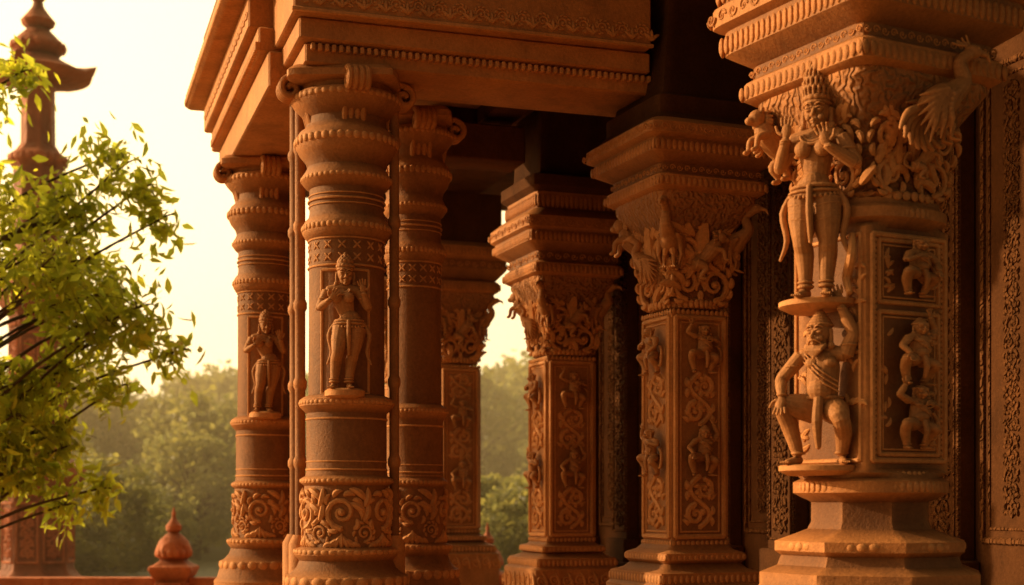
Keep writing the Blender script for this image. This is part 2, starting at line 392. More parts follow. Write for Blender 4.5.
M_rd=stone('red_sandstone',(.58,.195,.085),(.46,.145,.065),(.24,.085,.045),carve=6)
def leafmat(name,c1,c2,tr,tf=.5):
    m=bpy.data.materials.new(name); m.use_nodes=True; nt=m.node_tree; N=nt.nodes; L=nt.links
    for n in list(N): N.remove(n)
    o=N.new('ShaderNodeOutputMaterial'); d=N.new('ShaderNodeBsdfPrincipled'); t=N.new('ShaderNodeBsdfTranslucent'); mx=N.new('ShaderNodeMixShader')
    g=N.new('ShaderNodeNewGeometry'); r=N.new('ShaderNodeValToRGB'); r.color_ramp.elements[0].color=(*c1,1); r.color_ramp.elements[1].color=(*c2,1)
    L.new(g.outputs['Random Per Island'],r.inputs[0]); L.new(r.outputs[0],d.inputs['Base Color']); d.inputs['Roughness'].default_value=.45
    r2=N.new('ShaderNodeValToRGB'); r2.color_ramp.elements[0].color=(tr[0]*.6,tr[1]*.7,tr[2],1); r2.color_ramp.elements[1].color=(*tr,1)
    L.new(g.outputs['Random Per Island'],r2.inputs[0]); L.new(r2.outputs[0],t.inputs[0])
    mx.inputs[0].default_value=tf; L.new(d.outputs[0],mx.inputs[1]); L.new(t.outputs[0],mx.inputs[2]); L.new(mx.outputs[0],o.inputs[0]); return m
M_leaf=leafmat('leaf_green',(.08,.12,.012),(.16,.16,.02),(.86,.84,.06),.68)
M_far=leafmat('far_foliage',(.10,.12,.03),(.17,.18,.05),(.55,.50,.12),.5)
M_bark=stone('bark',(.10,.065,.04),(.07,.045,.03),(.04,.028,.02),bump=.9,spec=.1)
M_grass=stone('grass_ground',(.07,.085,.025),(.10,.10,.035),(.12,.09,.05),bump=.8)
M_floor=stone('stone_paving',(.30,.17,.09),(.24,.13,.07),(.14,.08,.05))
# ------------------------------------------------------------------ shared carved meshes
me_godE=remeshed(goddess(.665,'A',.125),'goddess',.0026)
me_godA=remeshed(goddess(.80,'B',.225,True,1.12),'crowned_goddess',.0023)
me_sage=remeshed(crouch(.66,True,1,arm=1),'bearded_dancer',.0024)
me_monk=remeshed(crouch(.30,False,2,True,3,True),'monkey',.0026)
me_dwA=remeshed(crouch(.30,False,3,False,1),'dwarf_a',.0026)
me_dwB=remeshed(crouch(.30,False,4,True,2,True),'dwarf_b',.0026)
bm=MB(); bm.join(bird(),.30); me_bird=remeshed(bm,'bird',.0030)
bm=MB(); bm.join(lion(),.30); me_lion=remeshed(bm,'leogryph',.0030)

# ------------------------------------------------------------------ round pillar
PE=[(70,760),(70,600),(66,596),(62,584),(62,576),(56,573),(50,567),(47,560),(52,554),(52,549),(44,546),(43,535),(43,515),(43,500),(42,486),(46,483),(46,479),(41,476),(40,470),(40,414),(43,411),(47,407),(47,401),(43,398),(38,396),(37.5,330),(37.5,243),(41,240),(44,235),(44,228),(41,223),(38,220),(37,215),(37,192),(41,189),(45,184),(45,180),(41,174),(39,170),(41,164),(47,157),(51,149),(51,143),(47,136),(42,132),(40,128),(40,122),(46,116),(53,109),(55,104),(52,99),(46,97),(46,92)]
ZB=3.86
def round_pillar(name,loc,rs=1.0,rot=0,statue=None,statue_ang=-90,sscale=1):
    root=empty(name,loc,rot); s=178
    m=MB(); loft(m,[(h/s*rs,max(.1,1.5+(500-y)/s)) for h,y in PE],96)
    zt=1.5+(500-92)/s
    loft(m,[(.27*rs,zt,12),(.30*rs,zt+.015,12),(.30*rs,zt+.05,12),(.27*rs,ZB+.01,12)],64)
    mkobj('shaft',m.mesh('round_shaft'),M_st,parent=root)
    c=MB(); Z=lambda y:1.5+(500-y)/s
    rb=43.5/s*rs; fm=cyl(rb); n=6 if rs>.9 else 5; W=2*math.pi*rb/n
    for i in range(n):
        acanthus(c,fm,(W*(i+.0),Z(512)),.092*rs,1 if i%2 else -1)
        acanthus(c,fm,(W*(i+.5),Z(532)),.050*rs,-1 if i%2 else 1)
        for k in range(4): leaf2(c,fm,(W*(i-.5),Z(520)+k*.04),math.pi/2+(.6 if k%2 else -.6),.10,.017,.4)
        for k in range(-3,4): leaf2(c,fm,(W*(i+k*.13),Z(546)),math.pi/2+k*.22,.075,.013,.3*k)
    petals_round(c,61/s*rs,Z(580),.06,26); petals_round(c,52/s*rs,Z(551),.028,40); petals_round(c,46/s*rs,Z(481),.022,48)
    petals_round(c,44/s*rs,Z(231),.034,44); petals_round(c,51/s*rs,Z(146),.045,40); petals_round(c,54/s*rs,Z(104),.035,44); petals_round(c,47/s*rs,Z(404),.022,50)
    petals_round(c,45/s*rs,Z(182),.024,46)
    fm=cyl(37.6/s*rs)
    k=16; w=2*math.pi*37.6/s*rs/k
    for i in range(k):
        for zz in (Z(262),Z(250)):
            for q in(45,135,225,315): leaf2(c,fm,(w*i,zz),R(q),.03,.004,0)
    for zz in(Z(270),Z(204),Z(243),Z(470),Z(420)): ring(c,(0,0,zz),(38 if zz>2.4 else 40)/s*rs,(38 if zz>2.4 else 40)/s*rs,.006,48)
    for y in(209,199,474,462,120): ring(c,(0,0,Z(y)),(37.5 if y<300 and y>130 else 40)/s*rs,(37.5 if y<300 and y>130 else 40)/s*rs,.004,48)
    if statue:
        fa=cyl(37.6/s*rs,R(statue_ang)); hwN=.135*rs
        framep(c,fa,-hwN,hwN,Z(396),Z(275),.008)
        loft(c,[(.08,Z(401)),(.11,Z(399)),(.11,Z(394)),(.095,Z(392))],32,ax=.21*rs*math.cos(R(statue_ang)),ay=.21*rs*math.sin(R(statue_ang)))
    mkobj('carved_bands',c.mesh('bands'),M_sf,parent=root)
    b=MB()
    for q in range(4):
        fmb=lambda s_,t,d=0,q=q:((s_)*math.cos(q*math.pi/2+.3)-d*math.sin(q*math.pi/2+.3),(s_)*math.sin(q*math.pi/2+.3)+d*math.cos(q*math.pi/2+.3),t)
        for dd in(-.05,-.017,.017,.05):
            P=[];W=[]
            for i in range(22):
                u=i/21;a=math.pi/2-u*7.5; r=.062*(1-u*.8); P.append(fmb(.32*rs+r*math.cos(a),ZB-.085+r*math.sin(a),dd)); W.append(.020*(1-.2*u))
            tube(b,P,W,8)
            tube(b,bez([fmb(.20*rs,ZB-.015,dd),fmb(.32*rs,ZB-.018,dd)],4),.018,8)
            tube(b,bez([fmb(.20*rs,ZB-.30,dd),fmb(.23*rs,ZB-.2,dd),fmb(.27*rs,ZB-.15,dd)],4),.018,8)
    mkobj('bracket_scrolls',b.mesh('br'),M_st,parent=root)
    if statue:
        a=R(statue_ang); rr=.245*rs
        mkobj('niche_goddess_relief',statue,M_sf,(rr*math.cos(a),rr*math.sin(a),Z(392)),a+math.pi/2,root,(sscale,)*3)
    return root
E=(-.93,8.0); round_pillar('carved_round_pillar',(E[0],E[1],0),1.0,0,me_godE,-86,1.0)
round_pillar('carved_round_pillar',(-1.735,10.0,0),.90,0,me_godE,-80,.95)
round_pillar('carved_round_pillar',(-.60,8.75,0),.78)
for (x,y,r) in((-1.215,8.16,.03),(-1.27,8.35,.035),(-.665,8.03,.028),(-1.50,9.9,.035)):
    m=MB(); pr=[(r*2.2,.1),(r*2.2,1.25),(r*1.4,1.3)]
    z=1.3
    while z<3.72: pr+=[(r,z),(r,z+.38),(r*1.3,z+.40),(r*1.3,z+.43)]; z+=.45
    pr+=[(r*1.6,3.87)]
    loft(m,pr,24); mkobj('slender_stone_colonette',m.mesh('col'),M_st,(x,y,0))

# ------------------------------------------------------------------ square pillars
def capital(root,hw,z0,z1,top,scale=1.0,big=False):
    m=MB(); h=z1-z0
    loft(m,[(hw*1.02,z0,2.6),(hw*1.12,z0+h*.06,2.6),(hw*1.0,z0+h*.1,3),(hw*1.0,z0+h*.3,4),(hw*1.18,z0+h*.65,5),(top,z0+h*.93,8),(top,z1,8)],96)
    mkobj('capital_core',m.mesh('cc'),M_cv,parent=root)
    c=MB()
    for sd in('front','left','right','back'):
        def fm(s,t,d=0,sd=sd):
            u=(t-z0)/h; e=hw*(1.02+.42*max(0,u-.2)**1.3)+.006
            return planar(e,sd)(s,t,d)
        sc=h*.15
        for sx in(-1,1):
            acanthus(c,fm,(sx*hw*.5,z0+h*.22),sc,sx); acanthus(c,fm,(sx*hw*.62,z0+h*.50),sc*1.05,-sx); acanthus(c,fm,(sx*hw*.45,z0+h*.80),sc*.95,sx)
        for k in range(14):
            leaf2(c,fm,(random.uniform(-hw,hw),z0+h*random.uniform(.05,.8)),random.uniform(.6,2.5),h*.2,h*.035,random.uniform(-1,1))
        leaf2(c,fm,(0,z0+h*.35),math.pi/2,h*.5,h*.06,0)
    petals_round(c,hw*1.12,z0+h*.04,h*.08,40)
    mkobj('capital_leaves',c.mesh('cl'),M_sf,parent=root)
    k=h/.56*scale
    spots=[(-135,'b'),(-45,'b'),(45,'b'),(135,'l')]
    for a,t in spots:
        if big and a in(-135,-45): continue
        r=hw*1.42+.02; me=me_bird if t=='b' else me_lion
        mkobj('corner_bird' if t=='b' else 'corner_leogryph',me,M_sf,(r*math.cos(R(a)),r*math.sin(R(a)),z0+h*.58),R(a),root,(k*1.15,)*3)
    for a,t in((-90,'l'),(180,'b')):
        if big and a==180: continue
        r=hw*1.18+.03; me=me_bird if t=='b' else me_lion
        mkobj('face_animal',me,M_sf,(r*math.cos(R(a)),r*math.sin(R(a)),z0+h*(.30 if big else .42)),R(a+ (70 if a==-90 else -60)),root,(k*(.7 if big else .9),)*3)
def abacus(root,zs):
    m=MB(); loft(m,[(h,z,16) for h,z in zs],96); mkobj('abacus',m.mesh('ab'),M_st,parent=root)
    c=MB(); alt=0
    for (h,z),(h2,z2) in zip(zs[:-1],zs[1:]):
        if abs(h-h2)<1e-4 and z2-z>.035:
            alt+=1
            if alt%2: petals_sq(c,h,(z+z2)/2,(z2-z)*.8,int(h*2/.036))
            else:
                q=(z2-z)*.36; n=int(2*h/(q*2.5))
                for sd in('front','left','right','back'):
                    f=planar(h,sd)
                    for i in range(n):
                        s_=-h+2*h*(i+.5)/n; spiral(c,f,(s_,(z+z2)/2),q,1.3,1 if i%2 else -1,0,q*.24,5)
    if c.n: mkobj('abacus_petals',c.mesh('abp'),M_st,parent=root)
def square_pillar(name,loc,rot,hw,zb,zt,cap,top,ab,prof_base,pier=None):
    root=empty(name,(loc[0],loc[1],0),R(rot))
    m=MB(); loft(m,prof_base+[(hw,zb,30),(hw,zt,30)],96)
    mkobj('shaft',m.mesh('sqshaft'),M_st,parent=root)
    c=MB()
    for sd in('front','left','right','back'):
        fm=planar(hw,sd); g=hw*.80
        framep(c,fm,-g*1.08,g*1.08,zb+.035,zt-.035,.016); framep(c,fm,-g*.86,g*.86,zb+.065,zt-.065,.006)
        z=zb+.09; i=0
        while z<zt-.30:
            if i%2==1: z+=.29
            else: vine(c,fm,g*1.5,z,min(z+.30,zt-.08)); z+=.31
            i+=1
        if zt-.10-z>.1: vine(c,fm,g*1.5,z,zt-.09)
    for a,b in zip(prof_base[:-1],prof_base[1:]):
        if abs(a[0]-b[0])<1e-4 and .02<b[1]-a[1]<.12: petals_sq(c,a[0]*.99,(a[1]+b[1])/2,(b[1]-a[1])*.85,int(a[0]*2/.036))
    hb=prof_base[0][0]
    for sd in('front','left','right','back'):
        f=planar(hb,sd)
        for i in range(7):
            s_=-hb+2*hb*(i+.5)/7; spiral(c,f,(s_,.90),.042,1.4,1 if i%2 else -1,0,.011); leaf2(c,f,(s_+.045,.84),1.57,.12,.012,.3)
    petals_sq(c,hw*1.03,zb+.0,.03,12); petals_sq(c,hw*1.03,zt,.03,12)
    mkobj('carved_panels',c.mesh('cp'),M_sf,parent=root)
    i=0; z=zb+.09
    while z<zt-.30:
        if i%2==1:
            for sd,rz,p in(('front',0,(0,-hw-.034)),('left',-90,(-hw-.034,0))):
                me=(me_dwA,me_dwB,me_monk)[(i//2+(sd=='left'))%3]
                mkobj('panel_dancer',me,M_sf,(p[0],p[1],z-.01),R(rz),root,(1.45,1.2,1.04))
            z+=.29
        else: z+=.31
        i+=1
    capital(root,hw,cap[0],cap[1],top); abacus(root,ab)
    if pier:
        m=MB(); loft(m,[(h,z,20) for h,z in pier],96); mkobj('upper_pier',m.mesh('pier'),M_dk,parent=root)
    return root
baseB=[(.36,.1,20),(.36,1.0,20),(.34,1.02,20),(.34,1.08,20),(.28,1.10,20),(.25,1.13,20),(.27,1.15,20),(.27,1.19,20),(.22,1.21,20),(.20,1.23,25)]
square_pillar('carved_square_pillar',(1.03,8.5),22,.185,1.25,2.60,(2.62,3.27),.33,
  [(.33,3.27),(.36,3.29),(.36,3.35),(.33,3.37),(.33,3.42),(.42,3.47),(.42,3.54),(.46,3.56),(.46,3.62),(.40,3.66)],baseB,
  [(.40,3.66),(.36,3.70),(.36,3.80),(.32,3.82),(.24,4.3),(.24,4.45)])
baseC=[(.36,.1,20),(.36,.98,20),(.33,1.0,20),(.33,1.06,20),(.27,1.08,20),(.24,1.10,20),(.26,1.11,20),(.26,1.15,20),(.22,1.16,20),(.20,1.18,25)]
square_pillar('carved_square_pillar',(.385,11.0),20,.195,1.2,2.58,(2.60,3.18),.33,
  [(.33,3.18),(.36,3.20),(.36,3.27),(.33,3.29),(.33,3.36),(.42,3.42),(.42,3.50),(.45,3.52),(.45,3.60),(.38,3.66),(.34,3.68),(.34,3.8)],baseC,
  [(.34,3.8),(.38,3.84),(.38,3.92),(.30,3.95),(.28,4.45)])
abD=[(.33,3.50),(.36,3.52),(.36,3.60),(.33,3.62),(.42,3.72),(.42,3.80),(.48,3.84),(.48,3.92),(.38,3.98)]
square_pillar('carved_square_pillar',(-.57,14.0),20,.20,1.2,2.80,(2.83,3.50),.33,abD,baseC,[(.38,3.98),(.38,4.45)])
square_pillar('carved_square_pillar',(-1.25,16.2),20,.185,1.2,2.80,(2.83,3.50),.33,abD,baseC,[(.38,3.98),(.38,4.45)])

# ---- large near pillar A
A=(1.51,6.0); rA=28; root=empty('carved_figure_pillar',(A[0],A[1],0),R(rA)); hw=.228
m=MB(); loft(m,[(.46,.1,0),(.46,1.12,0),(.44,1.15,0),(.44,1.20,0),(.37,1.23,0),(.355,1.27,0),(.38,1.29,0),(.38,1.33,0),(.30,1.36,0),(.25,1.38,0),(.235,1.41,0),(.235,1.49,0),(.27,1.51,2.3),(.305,1.53,2.3),(.305,1.575,2.3),(.275,1.59,2.3),(.26,1.61,4),(hw,1.63,26),(hw,2.60,26),(.255,2.62,2.8),(.28,2.64,2.8),(.28,2.68,2.8),(.255,2.70,2.8),(.25,2.72,3)],128)
mkobj('shaft',m.mesh('ashaft'),M_st,parent=root)
c=MB()
petals_round(c,.305,1.553,.045,60); petals_round(c,.38,1.31,.035,50); petals_round(c,.278,2.66,.04,60); petals_round(c,.262,1.605,.025,60)
for k in range(24):
    a=2*math.pi*k/24; fmo=cyl(.466); spiral(c,fmo,(.466*a,1.07),.045,1.5,1 if k%2 else -1,0,.013); leaf2(c,fmo,(.466*(a+.13),1.0),1.57,.13,.014,.3)
for sd in('front','left','right','back'):
    fm=planar(hw,sd); 
    if sd!='left':
        framep(c,fm,-.195,.195,1.66,2.57,.012); framep(c,fm,-.16,.16,2.30,2.55,.010); framep(c,fm,-.16,.16,1.685,2.26,.010); framep(c,fm,-.14,.14,2.32,2.53,.004); framep(c,fm,-.14,.14,1.705,2.24,.004)
        for k in range(40):
            z=1.67+.9*k/40
            for sx in(-1,1): ell(c,fm(sx*.178,z),(.007,.007,.009),6,4)
        if sd!='front': vine(c,fm,.2,1.72,2.22)
        else:
            for k in range(40):
                s_=random.choice((-1,1))*random.uniform(.10,.135); leaf2(c,fm,(s_,random.choice((random.uniform(1.72,2.2),random.uniform(2.33,2.5)))),random.uniform(0,3.1),.04,.007,random.uniform(-1,1))
    else:
        framep(c,fm,-.20,.20,1.66,2.57,.010)
        for zz in(1.64,2.315): loft(c,[(.13,zz-.04),(.17,zz-.02),(.17,zz),(.16,zz+.004)],40,ax=-hw-.04)
        tube(c,bez([(-hw-.02,-.17,2.57),(-hw-.05,-.20,2.48),(-hw-.03,-.15,2.40),(-hw-.05,-.19,2.33)],6),lerpr([.014,.02,.02,.012],6),8)
        for k in range(36):
            s_=random.choice((-1,1))*random.uniform(.12,.19); leaf2(c,fm,(s_,random.uniform(1.7,2.5)),random.uniform(0,3.1),.06,.010,random.uniform(-1,1))
mkobj('carved_panels',c.mesh('apan'),M_sf,parent=root)
mkobj('panel_monkey',me_monk,M_sf,(0,-hw-.04,2.325),R(10),root,(1.5,1.3,.86))
mkobj('panel_dancer',me_dwA,M_sf,(0,-hw-.04,1.965),R(5),root,(1.5,1.3,.96))
mkobj('panel_monkey',me_dwB,M_sf,(0,-hw-.04,1.705),R(5),root,(1.5,1.3,.96))
capital(root,.235,2.71,3.20,.36,1.0,True)
mkobj('swan_bracket',me_bird,M_sf,(.0,-.40,3.08),R(-14),root,(1.35,)*3)
mkobj('leogryph_bracket',me_lion,M_sf,(-.30,.24,2.98),R(170),root,(1.1,)*3)
abacus(root,[(.36,3.20),(.39,3.22),(.39,3.29),(.36,3.31),(.36,3.36),(.45,3.42),(.45,3.52),(.49,3.54),(.49,3.62),(.46,3.64),(.46,3.74),(.54,3.80),(.54,3.95)])
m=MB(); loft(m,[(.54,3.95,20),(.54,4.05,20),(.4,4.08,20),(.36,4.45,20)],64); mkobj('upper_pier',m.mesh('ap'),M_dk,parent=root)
def onA(lx,ly,z): 
    c_,s_=math.cos(R(rA)),math.sin(R(rA)); return (A[0]+lx*c_-ly*s_,A[1]+lx*s_+ly*c_,z)
mkobj('goddess_statue',me_godA,M_sf,onA(-hw-.125,-.08,2.32),R(rA-90+34))
mkobj('bearded_dancer_statue',me_sage,M_sf,onA(-hw-.085,-.05,1.645),R(rA-90+34))

# ------------------------------------------------------------------ temple structure (frame at E, rot 18)
T=empty('stone_temple',(E[0],E[1],0),R(18))
def tb(name,boxes,mat,bev=.01):
    m=MB()
    for b in boxes: box(m,*b,bev=bev)
    return mkobj(name,m.mesh(name),mat,parent=T)
tb('front_beam',[(-.28,1.75,-.26,.26,ZB,3.97)],M_st)
tb('front_beam_upper',[(-.32,1.72,-.31,.31,3.973,4.09)],M_st)
tb('front_frieze',[(-.36,1.70,-.37,.37,4.093,4.52)],M_st)
tb('side_beam',[(-.40,.14,.262,2.75,ZB,4.07),(-.45,.19,.312,2.80,4.073,4.22),(-.5,.2,.372,2.85,4.223,4.42)],M_st)
tb('eave_slab',[(-.62,1.66,.38,3.02,4.425,4.55),(-.56,1.60,.45,2.95,4.553,4.75),(-.62,1.3,-.50,.377,4.53,4.70)],M_st,.02)
c=MB()
n=52
for i in range(n):
    x=-.26+(2.0)*(i+.5)/n; box(c,x-.011,x+.011,-.295,-.25,3.925,3.962,.004)
for i in range(17):
    fm=lambda s,t,d=0:(s,-.372-d,t); cx=-.28+.12*i
    acanthus(c,fm,(cx,4.185),.034,1 if i%2 else -1)
    for k in range(-1,2): leaf2(c,fm,(cx+.06,4.14),1.57+k*.6,.06,.009,.3*k)
box(c,-.37,1.71,-.385,-.365,4.095,4.118,.004)
for i in range(50):
    y=.30+2.4*(i+.5)/50; box(c,-.47,-.44,y-.014,y+.014,4.08,4.13,.004)
for i in range(40):
    fm=lambda s,t,d=0:(-.502-d,s,t); spiral(c,fm,(.42+.06*i,4.31),.026,1.3,1 if i%2 else -1,0,.007)
for i in range(70):
    y=.30+2.7*(i+.5)/70; ell(c,(-.622,y,4.47),(.010,.014,.03),8,6)
mkobj('beam_carving',c.mesh('beamcarve'),M_sf,parent=T)
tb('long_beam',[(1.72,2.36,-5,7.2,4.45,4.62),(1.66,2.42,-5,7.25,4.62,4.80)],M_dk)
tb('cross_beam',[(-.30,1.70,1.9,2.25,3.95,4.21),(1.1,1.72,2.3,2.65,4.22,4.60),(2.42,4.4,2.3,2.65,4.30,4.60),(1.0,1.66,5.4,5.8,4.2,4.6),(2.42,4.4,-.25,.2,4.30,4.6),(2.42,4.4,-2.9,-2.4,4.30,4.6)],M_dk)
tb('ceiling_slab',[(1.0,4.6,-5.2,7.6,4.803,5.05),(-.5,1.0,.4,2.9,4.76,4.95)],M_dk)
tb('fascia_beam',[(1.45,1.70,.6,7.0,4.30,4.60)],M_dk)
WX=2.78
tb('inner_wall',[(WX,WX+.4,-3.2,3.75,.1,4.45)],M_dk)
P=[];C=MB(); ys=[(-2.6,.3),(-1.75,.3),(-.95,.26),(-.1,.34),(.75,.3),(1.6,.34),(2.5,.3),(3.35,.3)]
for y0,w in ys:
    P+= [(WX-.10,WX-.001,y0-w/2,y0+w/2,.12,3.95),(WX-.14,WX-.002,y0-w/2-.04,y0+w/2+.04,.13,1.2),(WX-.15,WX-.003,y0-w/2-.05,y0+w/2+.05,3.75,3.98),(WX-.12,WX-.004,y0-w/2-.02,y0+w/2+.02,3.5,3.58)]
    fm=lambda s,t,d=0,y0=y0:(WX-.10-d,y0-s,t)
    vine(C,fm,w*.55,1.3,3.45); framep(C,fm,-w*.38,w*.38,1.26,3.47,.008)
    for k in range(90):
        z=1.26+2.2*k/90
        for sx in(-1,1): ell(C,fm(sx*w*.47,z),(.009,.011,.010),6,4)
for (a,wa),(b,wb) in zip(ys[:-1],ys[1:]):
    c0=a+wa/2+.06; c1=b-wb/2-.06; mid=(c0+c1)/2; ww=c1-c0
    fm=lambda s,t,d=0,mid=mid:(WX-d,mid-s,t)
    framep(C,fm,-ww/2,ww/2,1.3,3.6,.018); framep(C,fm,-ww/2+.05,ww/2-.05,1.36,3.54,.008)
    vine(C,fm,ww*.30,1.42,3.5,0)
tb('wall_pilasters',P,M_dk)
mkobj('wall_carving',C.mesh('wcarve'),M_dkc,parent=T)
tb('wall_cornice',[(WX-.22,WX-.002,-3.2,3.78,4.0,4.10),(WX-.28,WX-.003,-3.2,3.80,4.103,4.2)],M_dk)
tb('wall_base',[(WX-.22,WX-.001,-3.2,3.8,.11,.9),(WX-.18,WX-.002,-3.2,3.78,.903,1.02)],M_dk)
tb('temple_floor',[(-1.2,5.2,-6,8.4,.01,.12)],M_floor)

# ------------------------------------------------------------------ tower (left)
def tower(name,loc,sc=1):
    root=empty(name,(loc[0],loc[1],0)); m=MB()
    pr=[(.75,0),(.75,.25),(.62,.30),(.55,.36),(.50,.45),(.50,1.60),(.56,1.70),(.64,1.82),(.66,1.90),(.66,2.0),(.54,2.08),(.42,2.18),(.40,2.24),(.40,4.3),(.45,4.38),(.58,4.55),(.64,4.66),(.64,4.76),(.50,4.86),(.42,4.95),(.36,5.1),(.34,5.2),(.34,6.6),(.42,6.7),(.42,6.8),(.30,6.9),(.24,7.0),(.23,7.95)]
    loft(m,[(h,z,0) for h,z in pr],64)
    n=64; V=[];F=[]
    prof=[(.24,7.93),(.55,7.97),(.78,8.02),(.80,8.07),(.55,8.17),(.36,8.30),(.30,8.36),(.36,8.42),(.40,8.5),(.34,8.6),(.22,8.72),(.16,8.78),(.24,8.84),(.26,8.9),(.16,9.02),(.09,9.12),(.07,9.2),(.13,9.28),(.11,9.36),(.04,9.45),(.02,9.8),(.003,9.85)]
    for r,z in prof:
        for j in range(n):
            a=2*math.pi*j/n; t=max(0,math.cos(4*a))**6 if r>.5 else 0
            rr=r*(1+.14*t); V.append((rr*math.cos(a),rr*math.sin(a),z+.13*t*(r>.7)))
    for i in range(len(prof)-1):
        for j in range(n):
            p=i*n+j;q=i*n+(j+1)%n;F.append((p,q,q+n,p+n))
    m.add(V,F)
    for z,r,k in((1.95,.66,34),(4.71,.64,36),(6.75,.43,24),(8.5,.40,20),(4.2,.42,26),(2.3,.42,26),(1.6,.53,30)): petals_round(m,r,z,.12,k)
    for q in range(8):
        a=q*math.pi/4
        fm=lambda s,t,d=0,a=a:((.40+d)*math.cos(a)-s*math.sin(a),(.40+d)*math.sin(a)+s*math.cos(a),t)
        f2=lambda s,t,d=0,a=a:((.50+d)*math.cos(a)-s*math.sin(a),(.50+d)*math.sin(a)+s*math.cos(a),t)
        framep(m,fm,-.13,.13,2.4,4.05,.018); framep(m,f2,-.16,.16,.55,1.45,.02); vine(m,fm,.2,2.5,3.95); vine(m,f2,.24,.62,1.38)
    mkobj('tower_body',m.mesh('tower'),M_rd,parent=root); root.scale=(sc,sc,sc); return root
tower('sandstone_tower',(-7.33,22))
# ------------------------------------------------------------------ railing
root=empty('stone_railing',(0,17.5,0)); m=MB()
box(m,-14,6,-.10,.10,.43,.55); box(m,-14,6,-.13,.13,.0,.16); box(m,-14,6,-.06,.06,.38,.427)
x=-13.9
while x<6: loft(m,[(.05,.16),(.03,.2),(.055,.27),(.03,.34),(.05,.38)],10,ax=x); x+=.17
mkobj('rail',m.mesh('rail'),M_rd,parent=root)
def post(loc,s=1):
    r=empty('railing_post',(loc[0],loc[1],0)); m=MB()
    loft(m,[(.24,0,14),(.24,.2,14),(.19,.23,14),(.18,.5,14),(.23,.56,14),(.25,.62,14),(.25,.66,14),(.18,.70,8),(.15,.74,3),(.20,.78),(.21,.86),(.17,.96),(.10,1.03),(.06,1.06),(.09,1.09),(.09,1.14),(.05,1.19),(.02,1.24),(.025,1.28),(.003,1.36)],48)
    petals_round(m,.20,.82,.1,16); petals_sq(m,.245,.64,.05,8)
    for sd in('front','left','right','back'): framep(m,planar(.185,sd),-.12,.12,.26,.46,.012)
    mkobj('post_body',m.mesh('post'),M_rd,parent=r); r.scale=(s,s,s)
post((-4.15,17.45),1.04); post((-.30,17.45),.90); post((-8.0,17.45),1.0); post((3.6,17.45),1.0)
# ------------------------------------------------------------------ ground
m=MB(); m.add([(-400,-400,0),(400,-400,0),(400,400,0),(-400,400,0)],[(0,1,2,3)]); mkobj('ground',m.mesh('ground',None),M_grass)
m=MB(); box(m,-14,6,-6,17.7,-.3,.006,.002); mkobj('paved_terrace',m.mesh('terr'),M_floor)
# ------------------------------------------------------------------ near tree
def leaf_cloud(mb,centers,rads,per,L,droop=.5,wd=.36):
    F=[]; allv=[]
    for c,r in zip(centers,rads):
        for _ in range(per):
            p=np.array(c)+rng.normal(0,1,3)*r*.5
            d=rng.normal(0,1,3); d[2]-=droop; d/=np.linalg.norm(d)
            s=np.cross(d,rng.normal(0,1,3)); s/=np.linalg.norm(s)+1e-9; nn=np.cross(d,s)
            l=L*rng.uniform(.6,1.25); w=l*wd*rng.uniform(.7,1.1)
            b=len(allv)
            allv+= [p,p+d*l*.35+s*w*.5+nn*l*.05,p+d*l*.4-nn*l*.02,p+d*l*.35-s*w*.5+nn*l*.05,p+d*l*.75+s*w*.3+nn*l*.02,p+d*l*.75-s*w*.3+nn*l*.02,p+d*l-nn*l*.08]
            F+= [(b,b+1,b+2),(b,b+2,b+3),(b+1,b+4,b+2),(b+2,b+5,b+3),(b+2,b+4,b+6),(b+2,b+6,b+5)]
    mb.add(allv,F)
tr=empty('leafy_tree',(-5.70,13.0,0))
wood=MB(); lv=MB()
trunkP=bez([(0,0,0),(.08,0,.9),(-.05,.1,2.0),(.12,.1,3.2),(.1,0,4.4)],6)
tube(wood,trunkP,np.linspace(.20,.06,len(trunkP)),12)
cs=[];rs=[]
def clump(cx,cy,cz,r): cs.append((cx,cy,cz)); rs.append(r)
cnt=0
while cnt<104:
    d=rng.normal(0,1,3); d/=np.linalg.norm(d); u=rng.uniform(.2,1)**.5
    p=np.array([.55,0,3.5])+d*u*np.array([2.0,1.25,1.9])
    if p[2]<1.7: continue
    if math.sin(p[0]*3.1+1)*math.sin(p[2]*3.7)>.28: continue
    clump(*p,rng.uniform(.24,.40)); cnt+=1
for p in((2.3,0,3.1),(2.55,.1,2.85),(2.3,-.1,4.3),(2.45,0,4.05),(2.05,0,2.5),(1.2,0,1.9),(.9,.2,1.75),(1.5,0,2.15),(1.35,0,1.75),(1.95,-.1,1.6),(1.6,0,1.45),(.8,-.2,1.5),(1.05,0,2.1),(.6,0,1.9),(1.2,0,5.4),(.8,0,5.3),(1.0,0,2.4),(1.3,-.1,2.6)):
    clump(*p,.22)
for c,r in zip(cs,rs):
    z0=max(.9,min(4.0,c[2]-.7*math.hypot(c[0],c[1]) )); i=min(len(trunkP)-1,int(z0/4.4*len(trunkP)))
    a=trunkP[i]; c=np.array(c); mid=(a+c)/2+np.array([0,0,.18])+rng.normal(0,.12,3)
    P=bez([a,mid,c,c+(c-mid)*.15+np.array([0,0,-.08])],5); tube(wood,P,np.linspace(.022,.004,len(P)),6)
    for k in range(4):
        e=c+rng.normal(0,1,3)*r*.6; tube(wood,[c,(c+e)/2+np.array([0,0,.03]),e],[.006,.004,.002],4)
leaf_cloud(lv,cs,rs,100,.145,.6,.42)
mkobj('trunk_and_limbs',wood.mesh('wood'),M_bark,parent=tr); mkobj('leaves',lv.mesh('leaves',None),M_leaf,parent=tr)
